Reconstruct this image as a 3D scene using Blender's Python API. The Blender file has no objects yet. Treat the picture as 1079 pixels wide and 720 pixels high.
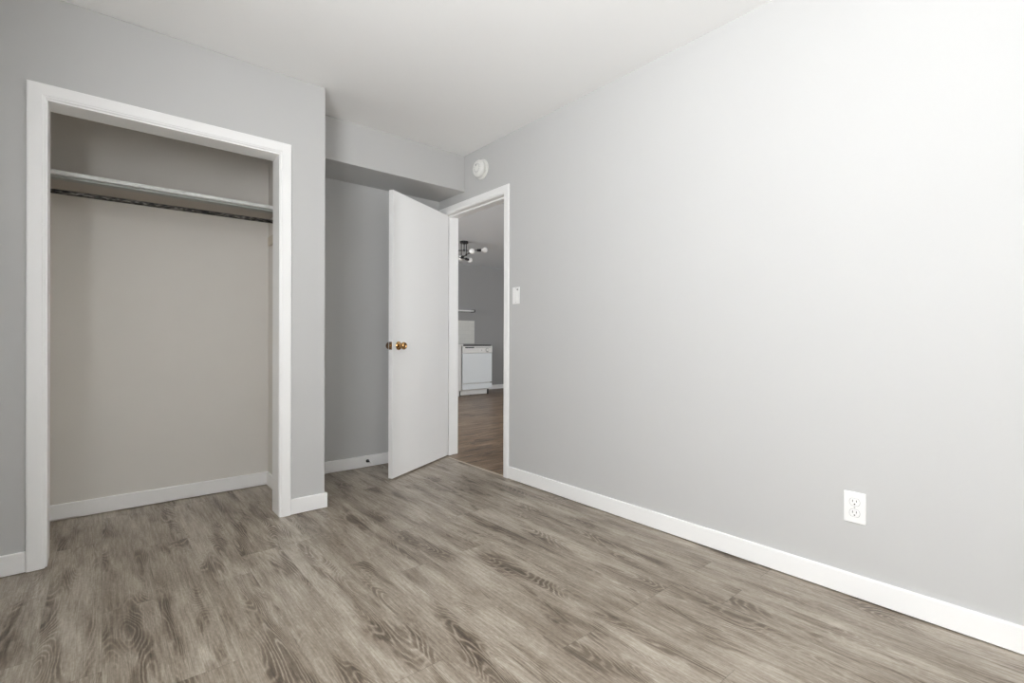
import bpy, bmesh, math
from mathutils import Vector, Matrix

S = bpy.context.scene
COL = S.collection

# ------------------------------------------------------------------ camera
yaw, pitch, roll = math.radians(40.0833), math.radians(-0.0629), math.radians(0.16)
Fv = Vector((math.sin(yaw)*math.cos(pitch), math.cos(yaw)*math.cos(pitch), math.sin(pitch)))
R0 = Vector((math.cos(yaw), -math.sin(yaw), 0))
U0 = R0.cross(Fv)
Rv = R0*math.cos(roll) + U0*math.sin(roll)
Uv = -R0*math.sin(roll) + U0*math.cos(roll)
cd = bpy.data.cameras.new('camera')
cam = bpy.data.objects.new('camera', cd)
COL.objects.link(cam)
M = Matrix((Rv, Uv, -Fv)).transposed().to_4x4()
M.translation = Vector((0, 0, 1.0))
cam.matrix_world = M
cd.sensor_fit = 'HORIZONTAL'
cd.sensor_width = 36.0
cd.lens = 511.678/1079*36.0
cd.clip_start = 0.02
S.camera = cam

# ------------------------------------------------------------------ light
EXPOSURE = 0.0
BED_WIN = (-0.60, -0.60, 1.05, 0.95, 2.15)      # x, y0, y1, z0, z1
LIV_WIN = (-1.00, 4.60, 7.20, 0.75, 2.15)
ADDED_HALL_WIN = (1.00, 4.90, 6.60, 0.80, 2.05)        # y, x0, x1, z0, z1; unseen window added to light the hall
S.view_settings.view_transform = 'Standard'
S.view_settings.look = 'None'
S.view_settings.exposure = EXPOSURE
S.view_settings.gamma = 1.0
S.view_settings.use_curve_mapping = False
S.cycles.max_bounces = 14
S.cycles.diffuse_bounces = 10
S.cycles.transparent_max_bounces = 16
S.cycles.sample_clamp_indirect = 8.0
S.cycles.caustics_reflective = False

W = bpy.data.worlds.new('world')
S.world = W
W.use_nodes = True
bg = W.node_tree.nodes['Background']
# overcast sky above, brighter sunlit snowy ground below the horizon
SKY, GROUND = 16.2, 21.8
_n = W.node_tree.nodes
_tc = _n.new('ShaderNodeTexCoord')
_sp = _n.new('ShaderNodeSeparateXYZ')
W.node_tree.links.new(_tc.outputs['Generated'], _sp.inputs[0])
_mr = _n.new('ShaderNodeMapRange')
_mr.inputs['From Min'].default_value = -0.35
_mr.inputs['From Max'].default_value = 0.15
_mr.inputs['To Min'].default_value = GROUND
_mr.inputs['To Max'].default_value = SKY
W.node_tree.links.new(_sp.outputs[2], _mr.inputs['Value'])
W.node_tree.links.new(_mr.outputs['Result'], bg.inputs['Strength'])
bg.inputs['Color'].default_value = (0.97, 0.985, 1.0, 1)

def portal(name, win):
    x, y0, y1, z0, z1 = win
    l = bpy.data.lights.new(name, 'AREA')
    l.shape = 'RECTANGLE'
    l.size = z1-z0
    l.size_y = y1-y0
    l.cycles.is_portal = True
    o = bpy.data.objects.new(name, l)
    COL.objects.link(o)
    o.location = (x-0.145, (y0+y1)/2, (z0+z1)/2)
    o.rotation_euler = (0, -math.pi/2, 0)          # shines along +X
    return o
portal('bedroom_daylight', BED_WIN)
portal('living_daylight', LIV_WIN)
_o = portal('added_hall_daylight', ADDED_HALL_WIN)
_o.location = ((ADDED_HALL_WIN[1]+ADDED_HALL_WIN[2])/2, ADDED_HALL_WIN[0]-0.145, (ADDED_HALL_WIN[3]+ADDED_HALL_WIN[4])/2)
_o.rotation_euler = (math.pi/2, 0, 0)                # shines along +Y
_o.data.size, _o.data.size_y = ADDED_HALL_WIN[2]-ADDED_HALL_WIN[1], ADDED_HALL_WIN[4]-ADDED_HALL_WIN[3]

# ------------------------------------------------------------------ materials
def mat(name, color, rough=0.6, metal=0.0, spec=0.5, bump=0.0, bscale=200.0, var=0.0, vscale=3.0, emis=None):
    m = bpy.data.materials.new(name)
    m.use_nodes = True
    nt = m.node_tree
    b = nt.nodes['Principled BSDF']
    c = (*color, 1)
    b.inputs['Base Color'].default_value = c
    b.inputs['Roughness'].default_value = rough
    b.inputs['Metallic'].default_value = metal
    b.inputs['Specular IOR Level'].default_value = spec
    tc = nt.nodes.new('ShaderNodeTexCoord')
    if var > 0:
        n = nt.nodes.new('ShaderNodeTexNoise')
        n.inputs['Scale'].default_value = vscale
        n.inputs['Detail'].default_value = 4
        nt.links.new(tc.outputs['Object'], n.inputs['Vector'])
        mr = nt.nodes.new('ShaderNodeMapRange')
        mr.inputs['To Min'].default_value = 1-var
        mr.inputs['To Max'].default_value = 1+var
        nt.links.new(n.outputs['Fac'], mr.inputs['Value'])
        mx = nt.nodes.new('ShaderNodeMix')
        mx.data_type = 'RGBA'
        mx.blend_type = 'MULTIPLY'
        mx.inputs['Factor'].default_value = 1
        mx.inputs[6].default_value = c
        nt.links.new(mr.outputs['Result'], mx.inputs[7])
        nt.links.new(mx.outputs[2], b.inputs['Base Color'])
    if bump > 0:
        n2 = nt.nodes.new('ShaderNodeTexNoise')
        n2.inputs['Scale'].default_value = bscale
        n2.inputs['Detail'].default_value = 3
        nt.links.new(tc.outputs['Object'], n2.inputs['Vector'])
        bp = nt.nodes.new('ShaderNodeBump')
        bp.inputs['Strength'].default_value = bump
        bp.inputs['Distance'].default_value = 0.002
        nt.links.new(n2.outputs['Fac'], bp.inputs['Height'])
        nt.links.new(bp.outputs['Normal'], b.inputs['Normal'])
    return m

M_WALL = mat('grey_wall_paint', (0.555, 0.555, 0.55), 0.75, spec=0.25, bump=0.05, bscale=160, var=0.012)
M_CLOSET = mat('closet_taupe_paint', (0.72, 0.695, 0.655), 0.8, spec=0.2, bump=0.06, bscale=160, var=0.03)
M_CEIL = mat('ceiling_paint', (0.92, 0.92, 0.915), 0.9, spec=0.1, bump=0.12, bscale=220)
M_CEILH = mat('hall_ceiling_bounce_offset', (0.72, 0.745, 0.765), 0.9, spec=0.1, bump=0.12, bscale=220)  # ceiling paint darkened and cooled to offset warm bounce off the hall floor
M_TRIM = mat('white_trim_paint', (0.91, 0.91, 0.905), 0.4, spec=0.4, bump=0.03, bscale=60)
M_DOOR = mat('white_door_paint', (0.83, 0.83, 0.825), 0.45, spec=0.4, bump=0.03, bscale=70)
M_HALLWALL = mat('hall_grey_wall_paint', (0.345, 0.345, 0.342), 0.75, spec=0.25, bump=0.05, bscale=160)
M_SHELF = mat('shelf_edge_paint', (0.70, 0.71, 0.69), 0.55, var=0.22, vscale=45, bump=0.25, bscale=60)
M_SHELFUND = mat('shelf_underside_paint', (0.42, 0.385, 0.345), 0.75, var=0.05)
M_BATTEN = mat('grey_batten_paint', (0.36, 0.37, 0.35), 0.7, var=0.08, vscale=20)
M_BRASS = mat('brass', (0.50, 0.30, 0.13), 0.14, metal=1.0, var=0.12, vscale=60)
M_BRONZE = mat('aged_bronze', (0.38, 0.25, 0.17), 0.25, metal=1.0, var=0.2, vscale=60)
M_STEEL = mat('steel', (0.55, 0.55, 0.54), 0.3, metal=1.0)
M_PLASTIC = mat('white_plastic', (0.88, 0.88, 0.87), 0.35)
M_PLASTIC2 = mat('detector_plastic', (0.83, 0.83, 0.80), 0.45)
M_DARK = mat('dark_slot', (0.03, 0.03, 0.03), 0.6)
M_GREYP = mat('grey_plastic', (0.42, 0.42, 0.42), 0.5)
M_BLACK = mat('matte_black_metal', (0.012, 0.012, 0.013), 0.45)
M_BULB = mat('frosted_bulb_glass', (0.90, 0.90, 0.88), 0.25)
M_DW = mat('dishwasher_enamel', (0.86, 0.90, 0.92), 0.22, spec=0.5)
M_DWP = mat('dishwasher_panel_plastic', (0.84, 0.84, 0.82), 0.35)
M_CAB = mat('cabinet_white', (0.76, 0.76, 0.74), 0.45)
M_TOP = mat('black_countertop', (0.02, 0.02, 0.022), 0.25, var=0.3, vscale=90)
M_RUBBER = mat('rubber', (0.02, 0.02, 0.02), 0.7)
M_WOOD = mat('bare_wood_block', (0.60, 0.55, 0.47), 0.7, var=0.12, vscale=30)
M_STRIP = mat('threshold_strip', (0.50, 0.44, 0.36), 0.4)

def rod_mat():
    m = bpy.data.materials.new('worn_dark_rod')
    m.use_nodes = True
    nt = m.node_tree
    b = nt.nodes['Principled BSDF']
    tc = nt.nodes.new('ShaderNodeTexCoord')
    mp = nt.nodes.new('ShaderNodeMapping')
    mp.inputs['Scale'].default_value = (45, 170, 170)
    nt.links.new(tc.outputs['Object'], mp.inputs['Vector'])
    n = nt.nodes.new('ShaderNodeTexNoise')
    n.inputs['Scale'].default_value = 1
    n.inputs['Detail'].default_value = 5
    nt.links.new(mp.outputs['Vector'], n.inputs['Vector'])
    cr = nt.nodes.new('ShaderNodeValToRGB')
    cr.color_ramp.elements[0].position = 0.46
    cr.color_ramp.elements[0].color = (0.012, 0.011, 0.010, 1)
    cr.color_ramp.elements[1].position = 0.68
    cr.color_ramp.elements[1].color = (0.22, 0.20, 0.18, 1)
    nt.links.new(n.outputs['Fac'], cr.inputs['Fac'])
    nt.links.new(cr.outputs['Color'], b.inputs['Base Color'])
    b.inputs['Metallic'].default_value = 0.6
    b.inputs['Roughness'].default_value = 0.4
    return m
M_ROD = rod_mat()

def tile_mat():
    m = bpy.data.materials.new('white_wall_tile')
    m.use_nodes = True
    nt = m.node_tree
    b = nt.nodes['Principled BSDF']
    tc = nt.nodes.new('ShaderNodeTexCoord')
    mp = nt.nodes.new('ShaderNodeMapping')
    mp.inputs['Rotation'].default_value = (math.pi/2, 0, 0)
    nt.links.new(tc.outputs['Object'], mp.inputs['Vector'])
    br = nt.nodes.new('ShaderNodeTexBrick')
    br.inputs['Color1'].default_value = (0.74, 0.74, 0.70, 1)
    br.inputs['Color2'].default_value = (0.70, 0.70, 0.665, 1)
    br.inputs['Mortar'].default_value = (0.67, 0.67, 0.64, 1)
    br.inputs['Scale'].default_value = 1
    br.inputs['Brick Width'].default_value = 0.15
    br.inputs['Row Height'].default_value = 0.075
    br.inputs['Mortar Size'].default_value = 0.003
    nt.links.new(mp.outputs['Vector'], br.inputs['Vector'])
    nt.links.new(br.outputs['Color'], b.inputs['Base Color'])
    b.inputs['Roughness'].default_value = 0.2
    return m
M_TILE = tile_mat()

def plank_mat(name, across, along, w, L, off_a, off_l, ramp, rough, gain=1.0):
    """Vinyl planks: per-plank tone and offset, contour-line cathedral grain, fine fibres, joints."""
    m = bpy.data.materials.new(name)
    m.use_nodes = True
    nt = m.node_tree
    N, K = nt.nodes, nt.links
    b = N['Principled BSDF']
    def math_(op, a, c=None, d=None):
        n = N.new('ShaderNodeMath')
        n.operation = op
        for i, v in enumerate((a, c, d)):
            if v is None:
                continue
            if isinstance(v, (int, float)):
                n.inputs[i].default_value = v
            else:
                K.new(v, n.inputs[i])
        return n.outputs[0]
    def comb(x, y, z=0.0):
        n = N.new('ShaderNodeCombineXYZ')
        for i, v in enumerate((x, y, z)):
            if isinstance(v, (int, float)):
                n.inputs[i].default_value = v
            else:
                K.new(v, n.inputs[i])
        return n.outputs[0]
    def noise(vec, scale=1.0, detail=3.0, rough_=0.5, dist=0.0):
        n = N.new('ShaderNodeTexNoise')
        n.inputs['Scale'].default_value = scale
        n.inputs['Detail'].default_value = detail
        n.inputs['Roughness'].default_value = rough_
        n.inputs['Distortion'].default_value = dist
        K.new(vec, n.inputs['Vector'])
        return n.outputs['Fac']
    def white(vec):
        n = N.new('ShaderNodeTexWhiteNoise')
        n.noise_dimensions = '2D'
        K.new(vec, n.inputs['Vector'])
        return n.outputs['Value']
    def rng(v, a, c, d, e, smooth=True):
        n = N.new('ShaderNodeMapRange')
        n.interpolation_type = 'SMOOTHSTEP' if smooth else 'LINEAR'
        n.inputs['From Min'].default_value = a
        n.inputs['From Max'].default_value = c
        n.inputs['To Min'].default_value = d
        n.inputs['To Max'].default_value = e
        K.new(v, n.inputs['Value'])
        return n.outputs['Result']
    tc = N.new('ShaderNodeTexCoord')
    sp = N.new('ShaderNodeSeparateXYZ')
    K.new(tc.outputs['Object'], sp.inputs[0])
    a = math_('ADD', sp.outputs[across], off_a)
    l = math_('ADD', sp.outputs[along], off_l)
    au = math_('DIVIDE', a, w)
    row = math_('FLOOR', au)
    fa = math_('FRACT', au)
    shift = white(comb(row, 7.3))
    lu = math_('ADD', math_('DIVIDE', l, L), math_('MULTIPLY', math_('FLOOR', math_('MULTIPLY', shift, 6)), 1/6))
    pl = math_('FLOOR', lu)
    fl = math_('FRACT', lu)
    r1 = white(comb(row, pl))
    r2 = white(comb(math_('ADD', row, 31.7), math_('ADD', pl, 11.1)))
    A = math_('ADD', a, math_('MULTIPLY', r1, 37.0))
    Lc = math_('ADD', l, math_('MULTIPLY', r2, 53.0))
    # broad clouds: a soft one running through neighbouring planks and one of the plank's own
    n_soft = noise(comb(math_('MULTIPLY', a, 5.0), math_('MULTIPLY', l, 0.9), 3.0), 1, 3, 0.55)
    n_broad = noise(comb(math_('MULTIPLY', A, 13.0), math_('MULTIPLY', Lc, 2.1)), 1, 4, 0.6, 0.4)
    n_stain = noise(comb(math_('MULTIPLY', A, 11.0), math_('MULTIPLY', Lc, 1.9), 5.0), 1, 3, 0.55, 0.3)
    # cathedral rings: thin pale contour lines of a stretched field
    field = noise(comb(math_('MULTIPLY', A, 7.0), math_('MULTIPLY', Lc, 1.35), 2.0), 1, 1.4, 0.4, 0.3)
    rip = noise(comb(math_('MULTIPLY', A, 60.0), math_('MULTIPLY', Lc, 18.0)), 1, 3, 0.55)
    ph = math_('ADD', math_('MULTIPLY', field, 250.0), math_('MULTIPLY', rip, 4.5))
    ring = math_('POWER', math_('ADD', math_('MULTIPLY', math_('SINE', ph), 0.5), 0.5), 2.5)
    stain = rng(n_stain, 0.48, 0.68, 0.0, 1.0)
    # fibres and short pores
    f1 = noise(comb(math_('MULTIPLY', A, 330.0), math_('MULTIPLY', Lc, 11.0)), 1, 3, 0.6)
    f2 = noise(comb(math_('MULTIPLY', A, 95.0), math_('MULTIPLY', Lc, 5.0), 9.0), 1, 4, 0.65)
    f3 = noise(comb(math_('MULTIPLY', A, 140.0), math_('MULTIPLY', Lc, 60.0), 4.0), 1, 2, 0.6)
    t = math_('ADD', math_('MULTIPLY', math_('SUBTRACT', n_broad, 0.5), 0.74), 0.60)
    t = math_('ADD', t, math_('MULTIPLY', math_('SUBTRACT', n_soft, 0.5), 0.55))
    t = math_('ADD', t, math_('MULTIPLY', math_('SUBTRACT', r1, 0.5), 0.05))
    t = math_('ADD', t, math_('MULTIPLY', math_('SUBTRACT', f2, 0.5), 0.50))
    t = math_('ADD', t, math_('MULTIPLY', math_('SUBTRACT', f1, 0.5), 0.55))
    t = math_('ADD', t, math_('MULTIPLY', math_('SUBTRACT', f3, 0.5), 0.30))
    t = math_('SUBTRACT', t, math_('MULTIPLY', stain, 0.30))
    t = math_('ADD', t, math_('MULTIPLY', math_('MULTIPLY', math_('SUBTRACT', ring, 0.30), math_('ADD', math_('MULTIPLY', stain, 0.9), 0.10)), 0.36))
    cr = N.new('ShaderNodeValToRGB')
    els = cr.color_ramp.elements
    while len(els) < len(ramp):
        els.new(0.5)
    for e, (p, c) in zip(els, ramp):
        e.position = p
        e.color = (*[x*gain for x in c], 1)
    K.new(t, cr.inputs['Fac'])
    # joints
    ea = math_('MINIMUM', fa, math_('SUBTRACT', 1.0, fa))
    el = math_('MINIMUM', fl, math_('SUBTRACT', 1.0, fl))
    ja = rng(math_('MULTIPLY', ea, w), 0.0003, 0.0013, 0.80, 1.0)
    jl = rng(math_('MULTIPLY', el, L), 0.0005, 0.0018, 0.68, 1.0)
    j = math_('MULTIPLY', ja, jl)
    mx = N.new('ShaderNodeMix')
    mx.data_type = 'RGBA'
    mx.blend_type = 'MULTIPLY'
    mx.inputs['Factor'].default_value = 1
    K.new(cr.outputs['Color'], mx.inputs[6])
    K.new(j, mx.inputs[7])
    K.new(mx.outputs[2], b.inputs['Base Color'])
    K.new(rng(f2, 0.3, 0.7, rough+0.07, rough-0.05), b.inputs['Roughness'])
    b.inputs['Specular IOR Level'].default_value = 0.45
    bp = N.new('ShaderNodeBump')
    bp.inputs['Strength'].default_value = 0.25
    bp.inputs['Distance'].default_value = 0.001
    K.new(math_('ADD', math_('MULTIPLY', f1, 0.6), math_('MULTIPLY', j, 0.8)), bp.inputs['Height'])
    K.new(bp.outputs['Normal'], b.inputs['Normal'])
    return m

RAMP = [(0.10, (0.074, 0.055, 0.039)), (0.36, (0.172, 0.136, 0.100)), (0.58, (0.295, 0.249, 0.197)), (0.90, (0.51, 0.461, 0.390))]
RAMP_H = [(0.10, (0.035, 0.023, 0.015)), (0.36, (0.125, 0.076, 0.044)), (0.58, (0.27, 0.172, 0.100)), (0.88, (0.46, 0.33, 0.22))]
M_FLOOR = plank_mat('taupe_vinyl_planks', 'X', 'Y', 0.164, 1.22, 0.002+0.164*40, 0.324+12.2, RAMP, 0.33, 1.0)
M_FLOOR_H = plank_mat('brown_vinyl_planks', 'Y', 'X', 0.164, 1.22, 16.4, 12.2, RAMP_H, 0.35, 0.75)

# ------------------------------------------------------------------ mesh helpers
def finish(name, bm, m, parent=None, smooth=False, bevel=0.0, seg=2, loc=None, mats=None):
    bmesh.ops.recalc_face_normals(bm, faces=bm.faces)
    me = bpy.data.meshes.new(name)
    bm.to_mesh(me)
    bm.free()
    for mm in (mats or [m]):
        me.materials.append(mm)
    if smooth:
        for p in me.polygons:
            p.use_smooth = True
    o = bpy.data.objects.new(name, me)
    COL.objects.link(o)
    if bevel > 0:
        b = o.modifiers.new('bevel', 'BEVEL')
        b.width = bevel
        b.segments = seg
        b.limit_method = 'ANGLE'
        b.angle_limit = math.radians(40)
    if smooth or bevel > 0:
        try:
            me.set_sharp_from_angle(angle=math.radians(35))
        except Exception:
            pass
    if parent is not None:
        o.parent = parent
    if loc is not None:
        o.location = loc
    return o

def box(bm, x0, x1, y0, y1, z0, z1, mtx=None):
    r = bmesh.ops.create_cube(bm, size=1)
    T = Matrix.Translation(((x0+x1)/2, (y0+y1)/2, (z0+z1)/2)) @ Matrix.Diagonal((abs(x1-x0), abs(y1-y0), abs(z1-z0), 1))
    bmesh.ops.transform(bm, matrix=(mtx @ T) if mtx else T, verts=r['verts'])
    return r['verts']

def boxes(lst):
    bm = bmesh.new()
    for b in lst:
        box(bm, *b)
    return bm

def tube(bm, p, q, r, n=20, r2=None):
    p, q = Vector(p), Vector(q)
    d = q-p
    res = bmesh.ops.create_cone(bm, cap_ends=True, cap_tris=False, segments=n, radius1=r, radius2=r if r2 is None else r2, depth=d.length)
    rot = d.to_track_quat('Z', 'Y').to_matrix().to_4x4()
    bmesh.ops.transform(bm, matrix=Matrix.Translation((p+q)/2) @ rot, verts=res['verts'])

def lathe(bm, prof, mtx=None, n=32):
    """prof: (radius, height) list turned about local Z."""
    rings = []
    for r, z in prof:
        if r < 1e-6:
            rings.append([bm.verts.new((0, 0, z))])
        else:
            rings.append([bm.verts.new((r*math.cos(2*math.pi*k/n), r*math.sin(2*math.pi*k/n), z)) for k in range(n)])
    vs = [v for g in rings for v in g]
    for A, B in zip(rings, rings[1:]):
        for k in range(n):
            k2 = (k+1) % n
            if len(A) == 1 and len(B) == 1:
                continue
            if len(A) == 1:
                bm.faces.new((A[0], B[k], B[k2]))
            elif len(B) == 1:
                bm.faces.new((A[k], A[k2], B[0]))
            else:
                bm.faces.new((A[k], A[k2], B[k2], B[k]))
    for g, rev in ((rings[0], True), (rings[-1], False)):
        if len(g) > 1:
            bm.faces.new(list(reversed(g)) if rev else g)
    if mtx is not None:
        bmesh.ops.transform(bm, matrix=mtx, verts=vs)
    return vs

def casing(bm, a0, a1, z1, prof, place):
    """Mitred three-sided casing round an opening a0..a1, height z1. prof: (outward, protrusion)."""
    path = []
    for d, t in prof:
        path.append([place(a0-d, t, 0.002), place(a0-d, t, z1+d), place(a1+d, t, z1+d), place(a1+d, t, 0.002)])
    vv = [[bm.verts.new(p) for p in row] for row in path]
    n = len(vv)
    for i in range(n):
        A, B = vv[i], vv[(i+1) % n]
        for k in range(3):
            bm.faces.new((A[k], A[k+1], B[k+1], B[k]))
    bm.faces.new([r[0] for r in vv])
    bm.faces.new([r[3] for r in reversed(vv)])

def base_run(bm, p, q, nrm, h=0.0905, t=0.012, lift=0.0045):
    """Baseboard from p to q on the floor, standing off the wall by t along nrm, with an eased top edge."""
    p, q, nrm = Vector((*p, 0)), Vector((*q, 0)), Vector((*nrm, 0))
    prof = [(0, lift), (t, lift), (t, h-0.004), (t-0.0012, h-0.0012), (t-0.004, h), (0, h)]
    A = [bm.verts.new(p + nrm*d + Vector((0, 0, z))) for d, z in prof]
    B = [bm.verts.new(q + nrm*d + Vector((0, 0, z))) for d, z in prof]
    k = len(prof)
    for i in range(k):
        bm.faces.new((A[i], A[(i+1) % k], B[(i+1) % k], B[i]))
    bm.faces.new(A)
    bm.faces.new(list(reversed(B)))

def struct(o, label=None):
    o['kind'] = 'structure'
    return o

def thing(o, label, cat, group=None):
    o['label'] = label
    o['category'] = cat
    if group:
        o['group'] = group
    return o

def empty(name, loc, rot=(0, 0, 0)):
    o = bpy.data.objects.new(name, None)
    COL.objects.link(o)
    o.empty_display_size = 0.1
    o.location = loc
    o.rotation_euler = rot
    return o

# ------------------------------------------------------------------ dimensions
XR, XR2 = 2.257, 2.402            # right wall faces
YC, YC2 = 2.940, 3.070            # closet front wall
YS = 3.287                        # soffit face
YB, YB2 = 3.678, 3.820            # back wall
XC = 1.0136                       # closet outer corner
XCR = 0.875                       # closet inner right side
XCL = -0.275                      # closet inner left side
H = 2.5086
ZS = 2.2178
XL, XL2 = -0.60, -0.745           # left wall
YF = -1.45                        # wall behind the camera
DY0, DY1, DZ = 2.775, 3.600, 2.083     # doorway clear opening
OX0, OX1, OZ = -0.187, 0.757, 2.047    # closet clear opening
J = 0.018
YK = 7.95                         # kitchen wall
XE = 7.60

# ------------------------------------------------------------------ shell
struct(finish('floor', boxes([(XL2, XR+0.006, YF-0.15, YB2, -0.12, 0)]), M_FLOOR))
struct(finish('floor_hall', boxes([(XR+0.006, XE+0.15, 0.85, YB2-0.05, -0.12, -0.001), (-1.15, XE+0.15, YB2-0.05, YK+0.15, -0.12, -0.001)]), M_FLOOR_H))
struct(finish('ceiling', boxes([(-1.2, XR+0.07, YF-0.15, YB+0.07, H, H+0.12)]), M_CEIL))
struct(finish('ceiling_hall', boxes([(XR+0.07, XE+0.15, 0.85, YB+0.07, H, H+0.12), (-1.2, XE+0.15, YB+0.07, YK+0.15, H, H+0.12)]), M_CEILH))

struct(finish('wall_right', boxes([
    (XR, XR2, YF-0.15, DY0-J, 0, H), (XR, XR2, DY1+J, YB2, 0, H), (XR, XR2, DY0-J, DY1+J, DZ+J, H)]), M_WALL))
struct(finish('wall_back', boxes([(XL2, XR, YB, YB2, 0, H)]), M_WALL))
def arch_wall(x0, x1, y0, y1, o0, o1, oz, h):
    bm = bmesh.new()
    pts = [(x0, 0), (o0, 0), (o0, oz), (o1, oz), (o1, 0), (x1, 0), (x1, h), (x0, h)]
    f = [bm.verts.new((x, y0, z)) for x, z in pts]
    b = [bm.verts.new((x, y1, z)) for x, z in pts]
    bm.faces.new(f)
    bm.faces.new(list(reversed(b)))
    n = len(pts)
    for i in range(n):
        bm.faces.new((f[i], f[(i+1) % n], b[(i+1) % n], b[i]))
    return bm
struct(finish('wall_closet', arch_wall(XL, XC, YC, YC2, OX0-J, OX1+J, OZ+J, H), M_WALL, bevel=0.004, seg=2))
struct(finish('wall_alcove', boxes([(XCR+0.012, XC, YC2, YB, 0, H)]), M_WALL))
struct(finish('wall_soffit', boxes([(XC, XR, YS, YB, ZS, H)]), M_WALL, bevel=0.003))
# closet lining carries the taupe paint on its inner faces
struct(finish('wall_closet_inside', boxes([
    (XL, XCR+0.012, YB-0.012, YB-0.0005, 0, H), (XCR, XCR+0.0115, YC2+0.001, YB-0.013, 0, H),
    (XCL-0.05, XCL, YC2+0.001, YB-0.013, 0, H), (XCL+0.0005, XCR-0.0005, YC2+0.0005, YC2+0.006, OZ+J+0.001, H)]), M_CLOSET))
x, wy0, wy1, wz0, wz1 = BED_WIN
struct(finish('wall_left', boxes([
    (XL2, XL, YF-0.15, wy0, 0, H), (XL2, XL, wy1, YB, 0, H), (XL2, XL, wy0, wy1, 0, wz0), (XL2, XL, wy0, wy1, wz1, H)]), M_WALL))
struct(finish('wall_front', boxes([(XL, XR, YF-0.15, YF, 0, H)]), M_WALL))
# living room and kitchen beyond the doorway
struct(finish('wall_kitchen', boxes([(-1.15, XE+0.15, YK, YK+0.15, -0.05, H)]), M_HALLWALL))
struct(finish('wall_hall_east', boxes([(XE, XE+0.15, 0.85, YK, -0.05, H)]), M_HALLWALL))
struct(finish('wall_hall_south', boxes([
    (XR2, ADDED_HALL_WIN[1], 0.85, 1.0, -0.05, H), (ADDED_HALL_WIN[2], XE, 0.85, 1.0, -0.05, H),
    (ADDED_HALL_WIN[1], ADDED_HALL_WIN[2], 0.85, 1.0, -0.05, ADDED_HALL_WIN[3]), (ADDED_HALL_WIN[1], ADDED_HALL_WIN[2], 0.85, 1.0, ADDED_HALL_WIN[4], H)]), M_HALLWALL))
lx, ly0, ly1, lz0, lz1 = LIV_WIN
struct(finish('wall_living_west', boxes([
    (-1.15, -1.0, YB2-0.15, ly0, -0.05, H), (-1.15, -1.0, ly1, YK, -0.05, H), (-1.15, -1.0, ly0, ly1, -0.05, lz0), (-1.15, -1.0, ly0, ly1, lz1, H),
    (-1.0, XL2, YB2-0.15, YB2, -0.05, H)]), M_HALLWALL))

# windows (frame bars round the openings)
def window(name, win, turned=False):
    x, y0, y1, z0, z1 = win
    xm = x-0.10
    f = 0.045
    lst = ([(xm-0.03, xm+0.03, y0, y0+f, z0, z1), (xm-0.03, xm+0.03, y1-f, y1, z0, z1),
                (xm-0.03, xm+0.03, y0+f, y1-f, z0, z0+f), (xm-0.03, xm+0.03, y0+f, y1-f, z1-f, z1),
                (x-0.07, x+0.03, y0-0.04, y1+0.04, z0-0.025, z0+0.001)])
    if turned:
        lst = [(c, d, a, b, e, g) for a, b, c, d, e, g in lst]
    bm = boxes(lst)
    return struct(finish(name, bm, M_TRIM))
window('window_1', BED_WIN)
window('window_2', LIV_WIN)
window('added_window_3', ADDED_HALL_WIN, True)  # out-of-view window, put in to brighten the hall and dishwasher

# ------------------------------------------------------------------ jambs, casings, baseboards
CASING = [(0.0, 0.0), (0.0, 0.007), (0.004, 0.0095), (0.009, 0.0098), (0.0105, 0.0125), (0.054, 0.014), (0.0585, 0.0125), (0.060, 0.009), (0.060, 0.0)]
# closet opening
bm = boxes([(OX0-J, OX0, YC-0.001, YC2+0.004, 0.004, OZ), (OX1, OX1+J, YC-0.001, YC2+0.004, 0.004, OZ), (OX0-J, OX1+J, YC-0.001, YC2+0.004, OZ, OZ+J)])
struct(finish('trim_1', bm, M_TRIM, bevel=0.0015))
bm = bmesh.new()
casing(bm, OX0-0.007, OX1+0.003, OZ+0.008, CASING, lambda a, t, z: (a, YC-t, z))
struct(finish('trim_2', bm, M_TRIM))
# doorway
bm = boxes([(XR-0.001, XR2+0.001, DY0-J, DY0, 0.0, DZ), (XR-0.001, XR2+0.001, DY1, DY1+J, 0.0, DZ), (XR-0.001, XR2+0.001, DY0-J, DY1+J, DZ, DZ+J),
            (XR+0.045, XR+0.080, DY0, DY0+0.011, 0.0, DZ), (XR+0.045, XR+0.080, DY1-0.011, DY1, 0.0, DZ), (XR+0.045, XR+0.080, DY0+0.011, DY1-0.011, DZ-0.011, DZ)])
struct(finish('trim_3', bm, M_TRIM, bevel=0.001))
bm = bmesh.new()
CAS_D = [(d*0.93, t) for d, t in CASING]
casing(bm, DY0-0.006, DY1+0.006, DZ+0.004, CAS_D, lambda a, t, z: (XR-t, a, z))
struct(finish('trim_4', bm, M_TRIM))
bm = bmesh.new()
casing(bm, DY0-0.006, DY1+0.006, DZ+0.004, CAS_D, lambda a, t, z: (XR2+t, a, z))
struct(finish('trim_5', bm, M_TRIM))
# threshold strip under the doorway
struct(finish('trim_6', boxes([(XR-0.004, XR+0.014, DY0, DY1, -0.002, 0.0035)]), M_STRIP, bevel=0.0015))

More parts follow.
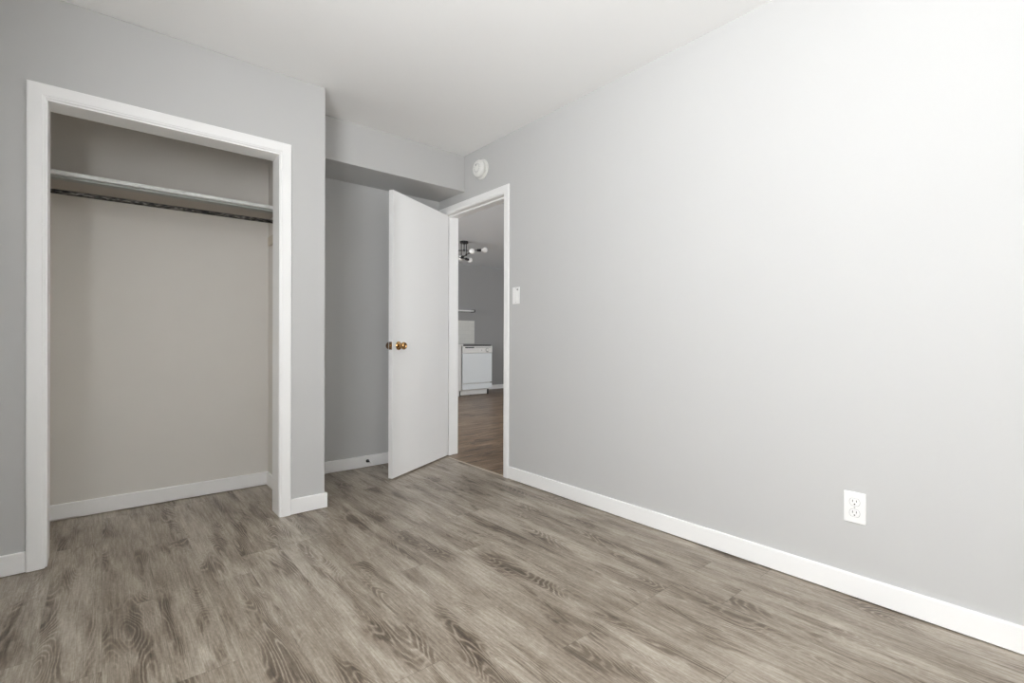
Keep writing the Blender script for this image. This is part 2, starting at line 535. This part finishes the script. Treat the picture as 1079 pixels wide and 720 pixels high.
def baseboard(name, runs, lift=0.0045, h=0.0905):
    bm = bmesh.new()
    for p, q, n in runs:
        base_run(bm, p, q, n, h=h, lift=lift)
    return struct(finish(name, bm, M_TRIM))
yc0 = DY0-0.062
baseboard('baseboard_right', [((XR, YF), (XR, yc0), (-1, 0))])
baseboard('baseboard_back', [((XC+0.012, YB), (XR, YB), (0, -1))])
baseboard('baseboard_closet_left', [((XL, YC), (OX0-0.0675, YC), (0, -1))])
baseboard('baseboard_closet_corner', [((OX1+0.0635, YC), (XC+0.012, YC), (0, -1)), ((XC, YC), (XC, YB), (1, 0))])
yb = YB-0.012
baseboard('baseboard_closet_back', [((-0.105, yb), (XCR, yb), (0, -1))], lift=0.006)
baseboard('baseboard_closet_back_joint', [((XCL, yb), (-0.105, yb), (0, -1))], lift=0.011)
baseboard('baseboard_closet_side', [((XCR, YC2+0.004), (XCR, yb-0.012), (-1, 0)), ((XCL, YC2+0.004), (XCL, yb-0.012), (1, 0))])
baseboard('baseboard_kitchen', [((5.66, YK), (XE, YK), (0, -1))])

# ------------------------------------------------------------------ bedroom door, open into the room
A = Vector((2.285, 3.572))                      # hinge-side corner of the visible face
ud = Vector((-0.888, -0.460)).normalized()      # towards the free edge
nd = Vector((-ud.y, ud.x))                      # towards the viewer side
if nd.dot(-A) < 0:
    nd = -nd
DW, DT, DH = 0.790, 0.035, 2.072
# local frame: x along leaf from hinge, y towards the viewer, z up
L2W = Matrix(((ud.x, nd.x, 0, A.x), (ud.y, nd.y, 0, A.y), (0, 0, 1, 0.010), (0, 0, 0, 1)))
bm = bmesh.new()
box(bm, 0.0, DW, -DT, 0.0, 0.0, DH, L2W)
leaf = struct(finish('door_1', bm, M_DOOR, bevel=0.002))
thing(leaf, 'plain white flush door standing open into the room with brass knobs', 'door')
zk = 0.953
xk = DW-0.070
KNOB = [(0.0315, 0.0), (0.0320, 0.003), (0.029, 0.008), (0.017, 0.011), (0.0125, 0.014), (0.0115, 0.024), (0.016, 0.030), (0.0245, 0.036), (0.0275, 0.045), (0.0270, 0.052), (0.0225, 0.060), (0.0205, 0.0615), (0.017, 0.0595), (0.0, 0.0585)]
ROSE, HEAD = KNOB[:6], KNOB[5:]
def knob(side, m):
    base = L2W @ Matrix.Translation((xk, 0 if side > 0 else -DT, zk)) @ Matrix.Rotation(-side*math.pi/2, 4, 'X')
    bm = bmesh.new()
    lathe(bm, HEAD + [(0.0, 0.0585)] if False else HEAD, base)
    k = finish('door_knob', bm, m, leaf, smooth=True)
    k['label'] = 'round brass knob'
    bm = bmesh.new()
    lathe(bm, ROSE, base)
    r = finish('rosette', bm, m, k, smooth=True)
    return k
knob(1, M_BRASS)
knob(-1, M_BRONZE)
bm = bmesh.new()
box(bm, DW-0.0005, DW+0.0016, -DT/2-0.0125, -DT/2+0.0125, zk-0.028, zk+0.028, L2W)
lp = finish('latch_plate', bm, M_BRONZE, leaf, bevel=0.0008)
bm = bmesh.new()
box(bm, DW+0.0010, DW+0.011, -DT/2-0.006, -DT/2+0.006, zk-0.010, zk+0.010, L2W)
finish('latch_bolt', bm, M_BRASS, lp, bevel=0.002)
for z in (0.18, 1.03, 1.87):
    bm = bmesh.new()
    p = L2W @ Vector((-0.006, -DT-0.004, z))
    q = L2W @ Vector((-0.006, -DT-0.004, z+0.09))
    tube(bm, p, q, 0.006, 12)
    box(bm, -0.0015, 0.0, -DT+0.001, -0.004, z, z+0.09, L2W)
    finish('hinge', bm, M_BRASS, leaf)

# ------------------------------------------------------------------ closet shelf and rod
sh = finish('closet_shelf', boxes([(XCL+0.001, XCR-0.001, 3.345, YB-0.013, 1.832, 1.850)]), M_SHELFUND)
thing(sh, 'painted wooden shelf spanning the closet above the rod', 'shelf')
bm = boxes([(XCL+0.001, XCR-0.001, 3.325, 3.345, 1.829, 1.851)])
e = finish('front_edge', bm, M_SHELF, sh, bevel=0.003)
e['label'] = 'rough white painted front edge'
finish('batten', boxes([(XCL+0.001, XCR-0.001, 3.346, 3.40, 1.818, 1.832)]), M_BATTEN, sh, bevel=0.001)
bm = bmesh.new()
ROD_Y, ROD_Z = 3.33, 1.7475
tube(bm, (XCL+0.001, ROD_Y, ROD_Z-0.006), (XCR-0.001, ROD_Y, ROD_Z+0.004), 0.0115, 20)
rod = finish('closet_rod', bm, M_ROD, smooth=True)
thing(rod, 'dark worn metal clothes rod hanging under the closet shelf', 'clothes rod')
for xs, s, dz in ((XCL, 1, -0.006), (XCR, -1, 0.004)):
    bm = bmesh.new()
    prof = [(0.027, 0.0), (0.027, 0.003), (0.018, 0.006), (0.0165, 0.016), (0.0125, 0.016)]
    lathe(bm, prof, Matrix.Translation((xs+s*0.0006, ROD_Y, ROD_Z+dz)) @ Matrix.Rotation(s*math.pi/2, 4, 'Y'), 24)
    finish('rod_socket', bm, M_ROD, rod, smooth=True)
bm = boxes([(XCR-0.019, XCR-0.0005, 3.28, 3.60, 1.642, 1.700)])
cl = finish('rod_cleat', bm, M_WOOD, bevel=0.002)
thing(cl, 'small pale wooden block on the closet side wall below the rod end', 'block')

# ------------------------------------------------------------------ smoke detector on the right wall
sd = empty('smoke_detector', (XR, 3.045, 2.335))
thing(sd, 'round white smoke detector high on the wall above the doorway', 'smoke detector')
to_room = Matrix.Rotation(-math.pi/2, 4, 'Y')
bm = bmesh.new()
lathe(bm, [(0.076, 0.0005), (0.077, 0.004), (0.076, 0.010), (0.070, 0.012), (0.050, 0.012), (0.050, 0.020)], to_room, 48)
finish('base_ring', bm, M_PLASTIC2, sd, smooth=True)
bm = bmesh.new()
lathe(bm, [(0.050, 0.0195), (0.063, 0.021), (0.066, 0.027), (0.064, 0.043), (0.059, 0.050), (0.050, 0.0535), (0.047, 0.0515), (0.043, 0.0535), (0.026, 0.0555), (0.0235, 0.0535), (0.021, 0.0555), (0.0, 0.0565)], to_room, 48)
cv = finish('cover', bm, M_PLASTIC2, sd, smooth=True)
bm = bmesh.new()
for k in range(18):
    a = 2*math.pi*k/18
    box(bm, -0.0505, -0.0475, 0.0315-0.006, 0.0315+0.006, -0.0013, 0.0013, Matrix.Rotation(a, 4, 'X') @ Matrix.Translation((-0.0052, 0, 0)))
finish('vent_slots', bm, M_GREYP, cv)
bm = bmesh.new()
tube(bm, (-0.055, 0.010, 0.026), (-0.0575, 0.010, 0.026), 0.008, 16)
finish('test_button', bm, M_GREYP, cv)

# ------------------------------------------------------------------ light switch
SW = (2.6335, 1.324)
sw = empty('light_switch', (XR, SW[0], SW[1]))
thing(sw, 'white light switch on the grey wall just right of the doorway', 'light switch')
bm = boxes([(-0.006, -0.0003, -0.0385, 0.0385, -0.0595, 0.0595)])
finish('switch_plate', bm, M_PLASTIC, sw, bevel=0.003, seg=3)
bm = bmesh.new()
box(bm, -0.0085, -0.004, -0.017, 0.017, -0.034, 0.034, Matrix.Rotation(math.radians(3), 4, 'Y'))
rk = finish('rocker', bm, M_PLASTIC, sw, bevel=0.0015)
bm = bmesh.new()
box(bm, -0.0095, -0.0055, -0.0215, -0.0155, 0.036, 0.047)
finish('indicator', bm, M_DARK, sw)
for z in (-0.048, 0.052):
    bm = bmesh.new()
    tube(bm, (-0.0055, 0, z), (-0.0068, 0, z), 0.0033, 12)
    finish('screw', bm, M_STEEL, sw)

# ------------------------------------------------------------------ wall outlet
ot = empty('electrical_outlet', (XR, 0.589, 0.351))
thing(ot, 'white duplex electrical outlet low on the right-hand wall', 'electrical outlet')
bm = boxes([(-0.006, -0.0003, -0.0370, 0.0370, -0.0605, 0.0605)])
finish('outlet_plate', bm, M_PLASTIC, ot, bevel=0.003, seg=3)
for zc in (0.0215, -0.0215):
    bm = bmesh.new()
    n = 32
    vs0, vs1 = [], []
    for k in range(n):
        a = 2*math.pi*k/n
        yy, zz = 0.0172*math.cos(a), max(-0.0135, min(0.0135, 0.0172*math.sin(a)))
        vs0.append(bm.verts.new((-0.004, yy, zc+zz)))
        vs1.append(bm.verts.new((-0.0078, yy*0.97, zc+zz*0.97)))
    for k in range(n):
        bm.faces.new((vs0[k], vs0[(k+1) % n], vs1[(k+1) % n], vs1[k]))
    bm.faces.new(vs1)
    bm.faces.new(list(reversed(vs0)))
    rc = finish('receptacle', bm, M_PLASTIC, ot)
    # the moulded groove round the face
    bm = bmesh.new()
    lo, li = [], []
    for k in range(n):
        a = 2*math.pi*k/n
        for L_, rr, lim in ((lo, 0.0184, 0.0147), (li, 0.0170, 0.0133)):
            L_.append(bm.verts.new((-0.0063, rr*math.cos(a), zc+max(-lim, min(lim, rr*math.sin(a))))))
    for k in range(n):
        bm.faces.new((lo[k], lo[(k+1) % n], li[(k+1) % n], li[k]))
    finish('groove', bm, M_GREYP, rc)
    for yy, hh in ((0.0063, 0.0045), (-0.0063, 0.0036)):
        bm = boxes([(-0.0081, -0.0070, yy-0.0011, yy+0.0011, zc+0.0045-hh, zc+0.0045+hh)])
        finish('slot', bm, M_DARK, rc)
    bm = bmesh.new()
    tube(bm, (-0.0070, 0, zc-0.0075), (-0.0081, 0, zc-0.0075), 0.0026, 14)
    finish('ground_hole', bm, M_DARK, rc)
bm = bmesh.new()
tube(bm, (-0.0055, 0, 0), (-0.0070, 0, 0), 0.003, 12)
finish('screw', bm, M_STEEL, ot)

# ------------------------------------------------------------------ door stop on the alcove baseboard
ds = empty('door_stop', (1.597, YB-0.012, 0.050))
thing(ds, 'small rubber-tipped door stop on the white baseboard left of the door', 'door stop')
back = Matrix.Rotation(math.pi/2, 4, 'X')
bm = bmesh.new()
lathe(bm, [(0.013, 0.0003), (0.013, 0.003), (0.007, 0.006), (0.006, 0.010)], back, 20)
finish('base', bm, M_RUBBER, ds, smooth=True)
bm = bmesh.new()
for k in range(9):
    lathe(bm, [(0.0045, 0.009+k*0.005), (0.0062, 0.0105+k*0.005), (0.0062, 0.0125+k*0.005), (0.0045, 0.014+k*0.005)], back, 16)
finish('spring', bm, M_RUBBER, ds, smooth=True)
bm = bmesh.new()
lathe(bm, [(0.008, 0.054), (0.0088, 0.057), (0.0085, 0.066), (0.006, 0.069), (0.0, 0.070)], back, 20)
finish('tip', bm, M_PLASTIC, ds, smooth=True)

# ------------------------------------------------------------------ kitchen seen through the doorway
DF = 7.22
DX0, DX1 = 4.925, 5.590
dw = empty('dishwasher', (DX0, DF, 0))
thing(dw, 'white dishwasher at the end of the kitchen run, seen through the doorway', 'dishwasher')
wd = DX1-DX0
finish('cabinet_body', boxes([(0.004, wd-0.004, 0.060, YK-DF-0.02, 0.10, 0.905)]), M_DWP, dw, bevel=0.002)
finish('door_panel', boxes([(0.0, wd, 0.004, 0.031, 0.232, 0.775)]), M_DW, dw, bevel=0.004)
cp = finish('control_panel', boxes([(0.0, wd, -0.004, 0.031, 0.780, 0.905)]), M_DWP, dw, bevel=0.005)
finish('dark_label', boxes([(0.05, 0.25, -0.0052, -0.003, 0.868, 0.888)]), M_DARK, cp)  # flat dark label strip laid on the panel face
finish('label_strip', boxes([(0.27, wd-0.03, -0.0050, -0.003, 0.874, 0.884)]), M_GREYP, cp)
finish('button_panel', boxes([(0.36, 0.47, -0.0052, -0.003, 0.808, 0.850)]), M_PLASTIC, cp)
finish('button', boxes([(0.405, 0.425, -0.0075, -0.004, 0.822, 0.836)]), M_GREYP, cp)
bm = bmesh.new()
tube(bm, (0.545, -0.003, 0.832), (0.545, -0.0055, 0.832), 0.036, 28)
dl = finish('dial_ring', bm, M_GREYP, cp)
bm = bmesh.new()
tube(bm, (0.545, -0.0055, 0.832), (0.545, -0.024, 0.832), 0.026, 28, 0.022)
finish('dial', bm, M_DWP, cp, smooth=True)
finish('lower_panel', boxes([(0.0, wd, 0.004, 0.031, 0.118, 0.216)]), M_DW, dw, bevel=0.003)
finish('toe_kick', boxes([(0.0, wd-0.07, 0.070, 0.082, 0.014, 0.112)]), M_DWP, dw, bevel=0.002)
for xx in (0.03, 0.24, wd-0.03):
    bm = bmesh.new()
    tube(bm, (xx, 0.098, 0.0), (xx, 0.098, 0.10), 0.013, 14)
    finish('foot', bm, M_BLACK, dw)

tp = finish('top_panel', boxes([(0.006, wd-0.03, 0.0, YK-DF-0.004, 0.9055, 0.926)]), M_TOP, dw, bevel=0.002)
tp['label'] = 'black top panel'

kc = empty('kitchen_cabinet', (4.30, DF, 0))
thing(kc, 'white kitchen base cabinet left of the dishwasher', 'cabinet')
finish('carcass', boxes([(0.0, 0.600, 0.020, YK-DF-0.02, 0.10, 0.905)]), M_CAB, kc)
finish('toe_board', boxes([(0.0, 0.600, 0.07, 0.085, 0.0, 0.10)]), M_CAB, kc)
dr = finish('drawer', boxes([(0.003, 0.597, 0.0, 0.0195, 0.712, 0.900)]), M_CAB, kc, bevel=0.003)
cdoor = finish('door', boxes([(0.003, 0.597, 0.0, 0.0195, 0.105, 0.704)]), M_CAB, kc, bevel=0.003)
for par, z in ((dr, 0.80), (cdoor, 0.62)):
    bm = bmesh.new()
    lathe(bm, [(0.007, 0.0), (0.006, 0.012), (0.013, 0.018), (0.012, 0.025), (0.0, 0.027)], Matrix.Translation((0.30, 0, z)) @ Matrix.Rotation(math.pi/2, 4, 'X'), 16)
    finish('knob', bm, M_STEEL, par, smooth=True)

bm = boxes([(4.22, DX0-0.002, DF-0.022, YK-0.001, 0.906, 0.942)])
ct = finish('countertop', bm, M_CAB, bevel=0.003)
thing(ct, 'pale countertop on the white cabinet beside the dishwasher', 'countertop')

bm = boxes([(4.22, 5.697, YK-0.009, YK-0.0005, 0.945, 1.400)])
bs = finish('tile_backsplash', bm, M_TILE, bevel=0.001)
thing(bs, 'pale tile backsplash on the grey kitchen wall above the countertop', 'backsplash')

bm = boxes([(4.40, 5.610, YK-0.12, YK-0.002, 1.578, 1.600)])
ws = finish('wall_shelf', bm, M_TRIM, bevel=0.002)
thing(ws, 'narrow white wall shelf above the kitchen backsplash', 'shelf')
for xx in (4.55, 5.610):
    bm = boxes([(xx, xx+0.022, YK-0.125, YK-0.001, 1.566, 1.612)])
    finish('bracket', bm, M_BLACK, ws)

# black ceiling light with three crossed bars
FX, FY = 4.184, 6.105
cl_ = empty('ceiling_light', (FX, FY, H))
thing(cl_, 'black three-bar ceiling light with white globe bulbs beyond the doorway', 'ceiling light')
bm = bmesh.new()
lathe(bm, [(0.060, -0.0005), (0.062, -0.006), (0.062, -0.028), (0.056, -0.034), (0.0, -0.035)], None, 32)
finish('canopy', bm, M_BLACK, cl_, smooth=True)
def arm(rx, ry, zd, ang, half, sh=0.0):
    bm = bmesh.new()
    tube(bm, (rx, ry, -0.03), (rx, ry, zd), 0.0062, 12)
    finish('stem', bm, M_BLACK, cl_)
    d = Vector((math.cos(ang), math.sin(ang), 0))
    c = Vector((rx, ry, zd)) + d*sh
    bm = bmesh.new()
    tube(bm, c-d*half, c+d*half, 0.0062, 12)
    tube(bm, (rx, ry, zd-0.014), (rx, ry, zd+0.014), 0.012, 14)
    ar = finish('arm', bm, M_BLACK, cl_)
    for s in (-1, 1):
        p = c + d*half*s
        bm = bmesh.new()
        tube(bm, p, p+d*s*0.062, 0.0205, 18)
        sk = finish('socket', bm, M_BLACK, ar, smooth=True)
        rot = (d*s).to_track_quat('Z', 'Y').to_matrix().to_4x4()
        bm = bmesh.new()
        R_ = 0.042
        prof = [(0.014, 0.0), (0.0155, 0.012), (0.022, 0.020)]
        for k in range(4, 17):
            a = math.pi*k/16
            prof.append((max(0.0, R_*math.sin(a)) if k < 16 else 0.0, 0.056 - R_*math.cos(a)))
        lathe(bm, prof, Matrix.Translation(p+d*s*0.060) @ rot, 24)
        finish('bulb', bm, M_BULB, ar, smooth=True)
# view axes in the floor plane: right of the picture and towards the camera
rr = Vector((Rv.x, Rv.y)).normalized()
tw = Vector((-FX, -FY)).normalized()
def pl(r, t):
    v = rr*r + tw*t
    return v.x, v.y
def az(r, t):
    v = rr*r + tw*t
    return math.atan2(v.y, v.x)
p1, p2, p3 = pl(0.0, 0.0), pl(0.034, 0.01), pl(-0.042, 0.0)
arm(*p1, -0.138, az(1.0, 0.10), 0.20, 0.0)
arm(*p2, -0.205, az(0.28, 1.0), 0.19, 0.0)
arm(*p3, -0.248, az(0.62, -1.0), 0.125, 0.0)
